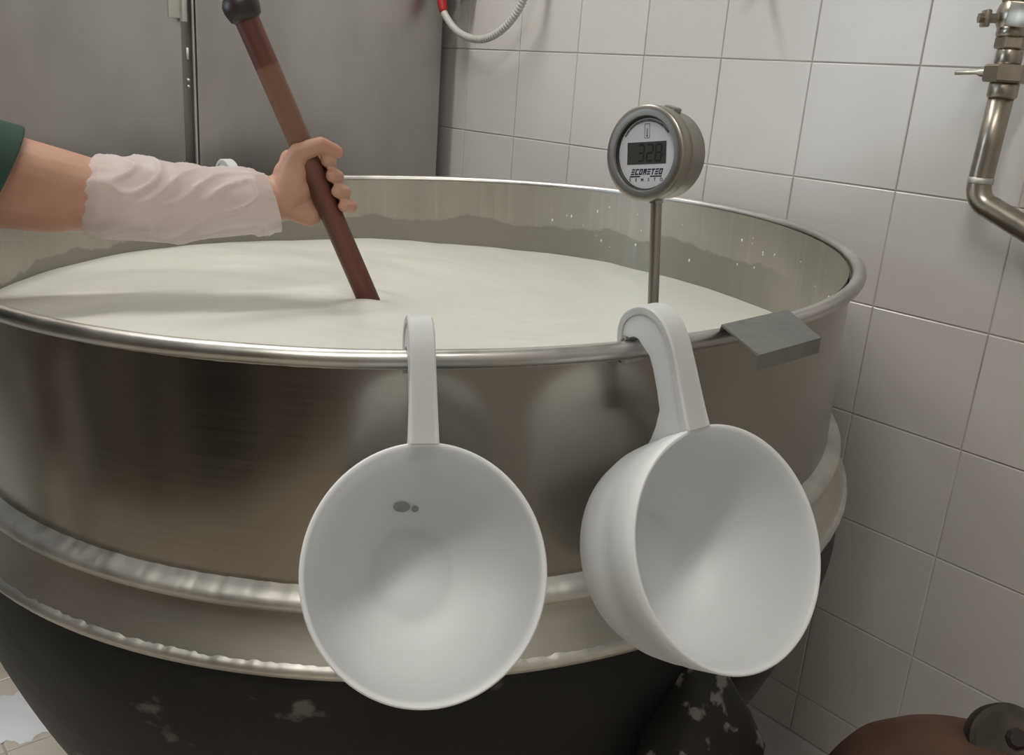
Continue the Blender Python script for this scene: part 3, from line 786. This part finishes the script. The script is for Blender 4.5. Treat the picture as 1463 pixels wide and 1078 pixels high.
# clean sleeve hem: a short open cuff
bm = bmesh.new(); tdir = (elbow - shL).normalized()
hx, hy, hz = frame(tdir)
lathe(bm, [(0.066, -0.06), (0.067, 0.0), (0.066, 0.024), (0.0655, 0.026), (0.063, 0.024), (0.062, 0.0)], 40, axes(shL + (elbow - shL) * 0.435 - o_, hx, hy, hz), fn=lambda p, t, r, z: p + V((0.002 * math.sin(3 * t), 0.002 * math.cos(2 * t), (0.30 * (p.x * hx.z + p.y * hy.z) if z > -0.01 else 0))))
obj('sleeve', bm, M_green, person)
bm = bmesh.new()
for hp, kn, an in ((hip_l, (0.36, -1.60, 0.45), (0.33, -1.66, 0.10)), (hip_r, (0.52, -1.73, 0.45), (0.50, -1.80, 0.10))):
    cap(hp, 0.100, kn, 0.068); cap(kn, 0.068, an, 0.055)
cap(hip_l, 0.106, hip_r, 0.106)
remeshed('trousers', bm, 0.008, M_trouser, person, 5)
for an in ((0.33, -1.66, 0.08), (0.50, -1.80, 0.08)):
    bm = bmesh.new(); an = V(an); cap(an + V((0, 0, .06)), 0.052, an + V((0, 0, -.03)), 0.05); cap(an + V((-.01, -.01, -.035)), 0.044, an + V((.10, .115, -.042)), 0.037)
    remeshed('boot', bm, 0.006, M_boot, person, 4)
bm = bmesh.new(); cap(head + up_ * .055 - fw * .03, 0.088, head + up_ * .02 - fw * .035, 0.085)
remeshed('hair', bm, 0.006, M_hair, person, 3)
for s_ in (-1, 1):
    bm = bmesh.new(); bmesh.ops.create_uvsphere(bm, u_segments=16, v_segments=10, radius=0.011, matrix=Matrix.Translation(head + fw * .066 + rt_ * (s_ * .032) + up_ * .012 - o_)); obj('eye', bm, M_eye, person)

# white plastic oversleeve, creased
bm = bmesh.new()
a0, a1 = elbow + (wrist - elbow) * 0.03, wrist - (wrist - elbow) * 0.045
ad = (a1 - a0).normalized(); sx_ = GZ - ad * GZ.dot(ad); sx_.normalize(); sy_ = ad.cross(sx_); L = (a1 - a0).length
rings = []; NS, NK = 110, 96
if sy_.z < 0: sy_ = -sy_; sx_ = -sx_
for i in range(NS + 1):
    u = i / NS
    base_r = 0.0485 + 0.004 * math.sin(PI * min(1, u * 1.3)) - 0.009 * u
    if u < 0.06: base_r -= 0.006 * (1 - u / 0.06)
    if u > 0.94: base_r -= 0.003 * (u - 0.94) / 0.06
    ring = []
    for k in range(NK):
        t = 2 * PI * k / NK
        fold = noise.noise(V((u * 3.2 + math.sin(t) * 0.9, math.cos(t) * 0.9 + u * 4.0, math.sin(t) * .8)))
        ridge = 1 - abs(noise.noise(V((u * 5 - math.sin(t) * 1.6, math.cos(t) * 1.3, 3 + math.sin(t) * .8 + u * 2)))) * 2
        gath = 0.0009 * math.sin(t * 17 + noise.noise(V((t, 0, 0))) * 4) * (math.exp(-u / 0.05) + math.exp(-(1 - u) / 0.04))
        r = base_r + 0.0035 * fold + 0.0046 * max(0, ridge) ** 3 + gath
        lean = 0.03 * math.cos(t) * 0 + (0.014 * -math.sin(t)) * (1 - u) * 0.6 - 0.010 * math.sin(t) * u * -1.4
        p = a0 + ad * (u * L + (-0.022 * (math.cos(t)) * 0) - 0.012 * (1 - u) * (-math.sin(t)) * -1 * 0 + lean * 0)
        p = p + sx_ * (r * math.cos(t)) + sy_ * (r * 1.0 * math.sin(t)) - sy_ * (0.003 + 0.006 * math.sin(PI * min(1, u * 0.85)))
        p = p + ad * ((0.006 * math.sin(t) + 0.018 * max(0, math.cos(t))) * (1 - u) - 0.010 * math.sin(t) * u)
        ring.append(bm.verts.new(p - o_))
    rings.append(ring)
for i in range(NS):
    for k in range(NK): bm.faces.new((rings[i][k], rings[i][(k + 1) % NK], rings[i + 1][(k + 1) % NK], rings[i + 1][k]))
obj('oversleeve', bm, M_oversleeve, person)

# ------------------------------------------------------------------ pipework on the wall
PY = -0.06
pipe = empty('water_pipe', (1.16, PY, 1.0)); tag(pipe, 'steel water pipe with elbow, union and lever valve on tiled wall', 'pipe')
po = pipe.location
top = V((1.153, PY, 1.228)); d_ = V((0.012, 0, -1)).normalized()
el = V((1.158, PY, 0.990))
pts = [V((1.163, PY, 1.128)), V((1.161, PY, 1.06)), V((1.1600, PY, 1.020))]
for k in range(0, 9):
    a = math.radians(78 * k / 8); rr = 0.026
    pts.append(V((1.160 + rr * (1 - math.cos(a)), PY, 1.012 - rr * math.sin(a))))
pts += [V((1.24, PY, 0.962)), V((1.62, PY, 0.90))]
bm = bmesh.new(); tube(bm, [p - po for p in pts], 0.0148, 24); obj('tube', bm, M_pipe, pipe)
bm = bmesh.new(); tube(bm, [V((1.1603, PY, 1.0225)) - po, V((1.1603, PY, 1.0215)) - po, V((1.1603, PY, 1.0155)) - po, V((1.1603, PY, 1.0145)) - po], [0.0148, 0.0156, 0.0156, 0.0148], 24); obj('weld_ring', bm, M_weld, pipe)
def ringp(name, z0, z1, r, n, m=M_pipe, sm=True, x=1.163):
    bm = bmesh.new(); tube(bm, [V((x, PY, z0)) - po, V((x, PY, z0 + (z1 - z0) * .12)) - po, V((x, PY, z1 - (z1 - z0) * .12)) - po, V((x, PY, z1)) - po], [r * .93, r, r, r * .93], n); return obj(name, bm, m, pipe, smooth=sm)
ringp('ferrule', 1.119, 1.137, 0.0175, 24)
ringp('hex_union', 1.137, 1.158, 0.0265, 6, sm=False)
ringp('thread', 1.158, 1.176, 0.0155, 24, x=1.161)
ringp('hex_nut', 1.176, 1.190, 0.0185, 6, sm=False, x=1.160)
ringp('valve_neck', 1.190, 1.202, 0.0185, 24, x=1.159)
bm = bmesh.new(); bmesh.ops.create_uvsphere(bm, u_segments=24, v_segments=14, radius=0.022, matrix=Matrix.Translation(V((1.158, PY, 1.214)) - po) @ Matrix.Scale(1.15, 4, (0, 0, 1))); obj('valve_body', bm, M_pipe, pipe)
ringp('upper_tube', 1.232, 1.60, 0.0148, 24, x=1.156)
ringp('valve_nut', 1.229, 1.240, 0.0185, 8, sm=False, x=1.157)
bm = bmesh.new(); tube(bm, [V((1.146, PY - .012, 1.210)) - po, V((1.128, PY - .030, 1.209)) - po], 0.0062, 6); obj('valve_stem', bm, M_pipe, pipe, smooth=False)
bm = bmesh.new(); box(bm, V((1.134, PY - .024, 1.209)) - po, (0.007, 0.018, 0.02), R=Matrix.Rotation(0.78, 3, 'Z'), bev=0.002); obj('stem_nut', bm, M_pipe, pipe, auto=0.5)
bm = bmesh.new(); box(bm, V((1.185, PY - .026, 1.212)) - po, (0.05, 0.004, 0.028), R=Matrix.Rotation(0.1, 3, 'Y'), bev=0.0015); obj('lever', bm, M_pipe, pipe, auto=0.5)
bm = bmesh.new(); tube(bm, [V((1.147, PY, 1.1485)) - po, V((1.132, PY - .004, 1.148)) - po, V((1.128, PY - .005, 1.148)) - po, V((1.103, PY - .008, 1.146)) - po], [0.007, 0.005, 0.0026, 0.0026], 12); obj('drain_pin', bm, M_pipe, pipe, auto=0.8)
for z in (1.45,):
    bm = bmesh.new(); box(bm, V((1.156, PY / 2, z)) - po, (0.012, 0.06, 0.02)); obj('bracket', bm, M_pipe, pipe, smooth=False)
bm = bmesh.new(); box(bm, V((1.50, PY / 2, 0.92)) - po, (0.012, 0.06, 0.02)); obj('bracket', bm, M_pipe, pipe, smooth=False)

# ------------------------------------------------------------------ hose on the wall, next to the cabinet
ho = empty('drain_hose', (0.09, -0.055, 1.19)); tag(ho, 'grey ribbed hose looping down from a red sleeve on tiled wall', 'hose')
hp = catmull([(0.0037, -0.075, 1.2279), (0.0145, -0.075, 1.2155), (0.0381, -0.073, 1.1953), (0.0667, -0.07, 1.1808), (0.1106, -0.067, 1.1722), (0.1506, -0.063, 1.177), (0.1866, -0.058, 1.1948), (0.2141, -0.053, 1.2209), (0.2305, -0.05, 1.2476), (0.240, -0.045, 1.285), (0.243, -0.04, 1.36), (0.24, -0.03, 1.5)], 14)
rad = []
acc = 0
for i, p in enumerate(hp):
    u = i / (len(hp) - 1); rad.append(0.0074)
bm = bmesh.new(); tube(bm, [p - ho.location for p in hp], [r * 0.86 if i > 52 else r for i, r in enumerate(rad)], 14); obj('tube', bm, M_hose, ho)
bm = bmesh.new()
acc = 0.0
for i in range(48, len(hp) - 1):
    p, q = hp[i], hp[i + 1]; t = (q - p).normalized(); seg = (q - p).length; u = 0.0064 - acc
    while u < seg:
        x, y, a = frame(t)
        lathe(bm, [(0.0060, -0.0021), (0.0080, -0.0012), (0.0080, 0.0012), (0.0060, 0.0021)], 12, axes(p + t * u - ho.location, x, y, a)); u += 0.0064
    acc = seg - (u - 0.0064)
o = obj('ribs', bm, M_hose, ho); tag(o, kind='stuff')
hl = ho.location
bm = bmesh.new(); tube(bm, [V((-0.0035, -0.075, 1.249)) - hl, V((-0.0015, -0.075, 1.2435)) - hl, V((0.0040, -0.075, 1.2275)) - hl, V((0.0075, -0.075, 1.2225)) - hl], [0.0098, 0.0103, 0.0090, 0.0080], 18); obj('red_sleeve', bm, M_red, ho)
bm = bmesh.new(); tube(bm, [V((-0.004, -0.075, 1.247)) - hl, V((-0.006, -0.075, 1.256)) - hl, V((-0.006, -0.075, 1.29)) - hl], [0.008, 0.0105, 0.0105], 6); obj('fitting', bm, M_plate, ho, smooth=False)
bm = bmesh.new(); box(bm, V((-0.002, -0.046, 1.315)) - hl, (0.05, 0.09, 0.06), bev=0.004); obj('wall_box', bm, M_plate, ho, auto=0.5)
# dark pipe end on the wall, barely in view at the top
ph = empty('wall_hook', (0.745, -0.02, 1.257)); tag(ph, 'dark brown hook on the white tiled wall above the thermometer', 'hook')
bm = bmesh.new(); tube(bm, catmull([(0, 0.02, 0.03), (0, -0.005, 0.027), (0, -0.018, 0.008), (0, -0.032, 0.02)], 6), 0.006, 12); obj('rod', bm, M_brass, ph)
bm = bmesh.new(); lathe(bm, [(0, 0.0), (0.018, 0.0), (0.018, 0.004), (0, 0.006)], 24, axes((0, 0.0175, 0.03), (1, 0, 0), (0, 0, 1), (0, -1, 0))); obj('back_plate', bm, M_brass, ph)

# ------------------------------------------------------------------ rusty iron stand, lower right
ru = empty('iron_stand', (1.454, -0.461, 0.0)); tag(ru, 'rusty brown cast iron stand with a bolted lug beside tiled wall', 'stand')
bm = bmesh.new()
lathe(bm, [(0, 0.530), (0.03, 0.528), (0.065, 0.519), (0.10, 0.500), (0.128, 0.473), (0.138, 0.455), (0.14, 0.435), (0.132, 0.431), (0.12, 0.435), (0.10, 0.425), (0.05, 0.415), (0, 0.415)], 64,
      fn=lambda p, t, r, z: p + V((0, 0, 0.004 * noise.noise(p * 20))))
obj('dome', bm, M_rust, ru, auto=0.9)
bm = bmesh.new(); lathe(bm, [(0, 0.42), (0.05, 0.42), (0.045, 0.40), (0.04, 0.2), (0.055, 0.06), (0.13, 0.03), (0.14, 0.0), (0, 0)], 40); obj('pedestal', bm, M_rust, ru)
bm = bmesh.new()
lm = axes((0.004, 0.032, 0.532), V((0.80, 0.59, 0.0)).normalized(), V((-0.33, 0.45, 0.83)).normalized(), V((0.49, -0.66, 0.56)).normalized())
lathe(bm, [(0, 0.007), (0.031, 0.007), (0.036, 0.004), (0.0375, -0.002), (0.036, -0.018), (0, -0.018)], 40, lm)
box(bm, lm @ V((0.0, -0.03, -0.008)), (0.05, 0.06, 0.016), R=lm.to_3x3(), bev=0.004); obj('lug', bm, M_rust_dark, ru, auto=0.4)
bm = bmesh.new(); lathe(bm, [(0, 0.0125), (0.007, 0.0125), (0.010, 0.010), (0.010, 0.005)], 8, lm @ Matrix.Translation((0.004, 0.006, 0))); obj('bolt', bm, M_knob, ru, smooth=False)

# ------------------------------------------------------------------ daylight reflected off the wet floor, painted as a white patch
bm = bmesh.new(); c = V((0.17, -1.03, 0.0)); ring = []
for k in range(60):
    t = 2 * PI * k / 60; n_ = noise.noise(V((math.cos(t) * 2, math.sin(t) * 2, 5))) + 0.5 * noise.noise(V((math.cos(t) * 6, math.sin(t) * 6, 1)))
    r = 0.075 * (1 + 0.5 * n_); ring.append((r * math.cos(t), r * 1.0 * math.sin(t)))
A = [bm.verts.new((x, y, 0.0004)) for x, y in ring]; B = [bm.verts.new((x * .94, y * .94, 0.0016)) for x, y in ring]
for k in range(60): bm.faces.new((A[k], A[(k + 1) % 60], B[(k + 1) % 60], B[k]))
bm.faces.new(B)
sp_ = obj('floor_glare', bm, M_curd_glare); sp_.location = c; tag(sp_, 'painted white daylight puddle on the cream floor tiles beside the vat', 'glare')

# ------------------------------------------------------------------ curd specks drying on the inner wall
bm = bmesh.new(); rs = random.Random(3)
for k in range(60):
    t = math.radians(rs.uniform(-25, 120)); z = rs.uniform(-0.095, -0.02) if rs.random() < .7 else rs.uniform(-0.06, -0.03)
    r = rs.choice((0.0008, 0.001, 0.0012, 0.0017))
    bmesh.ops.create_icosphere(bm, subdivisions=1, radius=r, matrix=Matrix.Translation((RI * math.cos(t), RI * math.sin(t), z)) @ Matrix.Scale(rs.uniform(1, 2), 4, (0, 0, 1)))
tag(obj('curd_specks', bm, M_curd_glare, vat), kind='stuff')
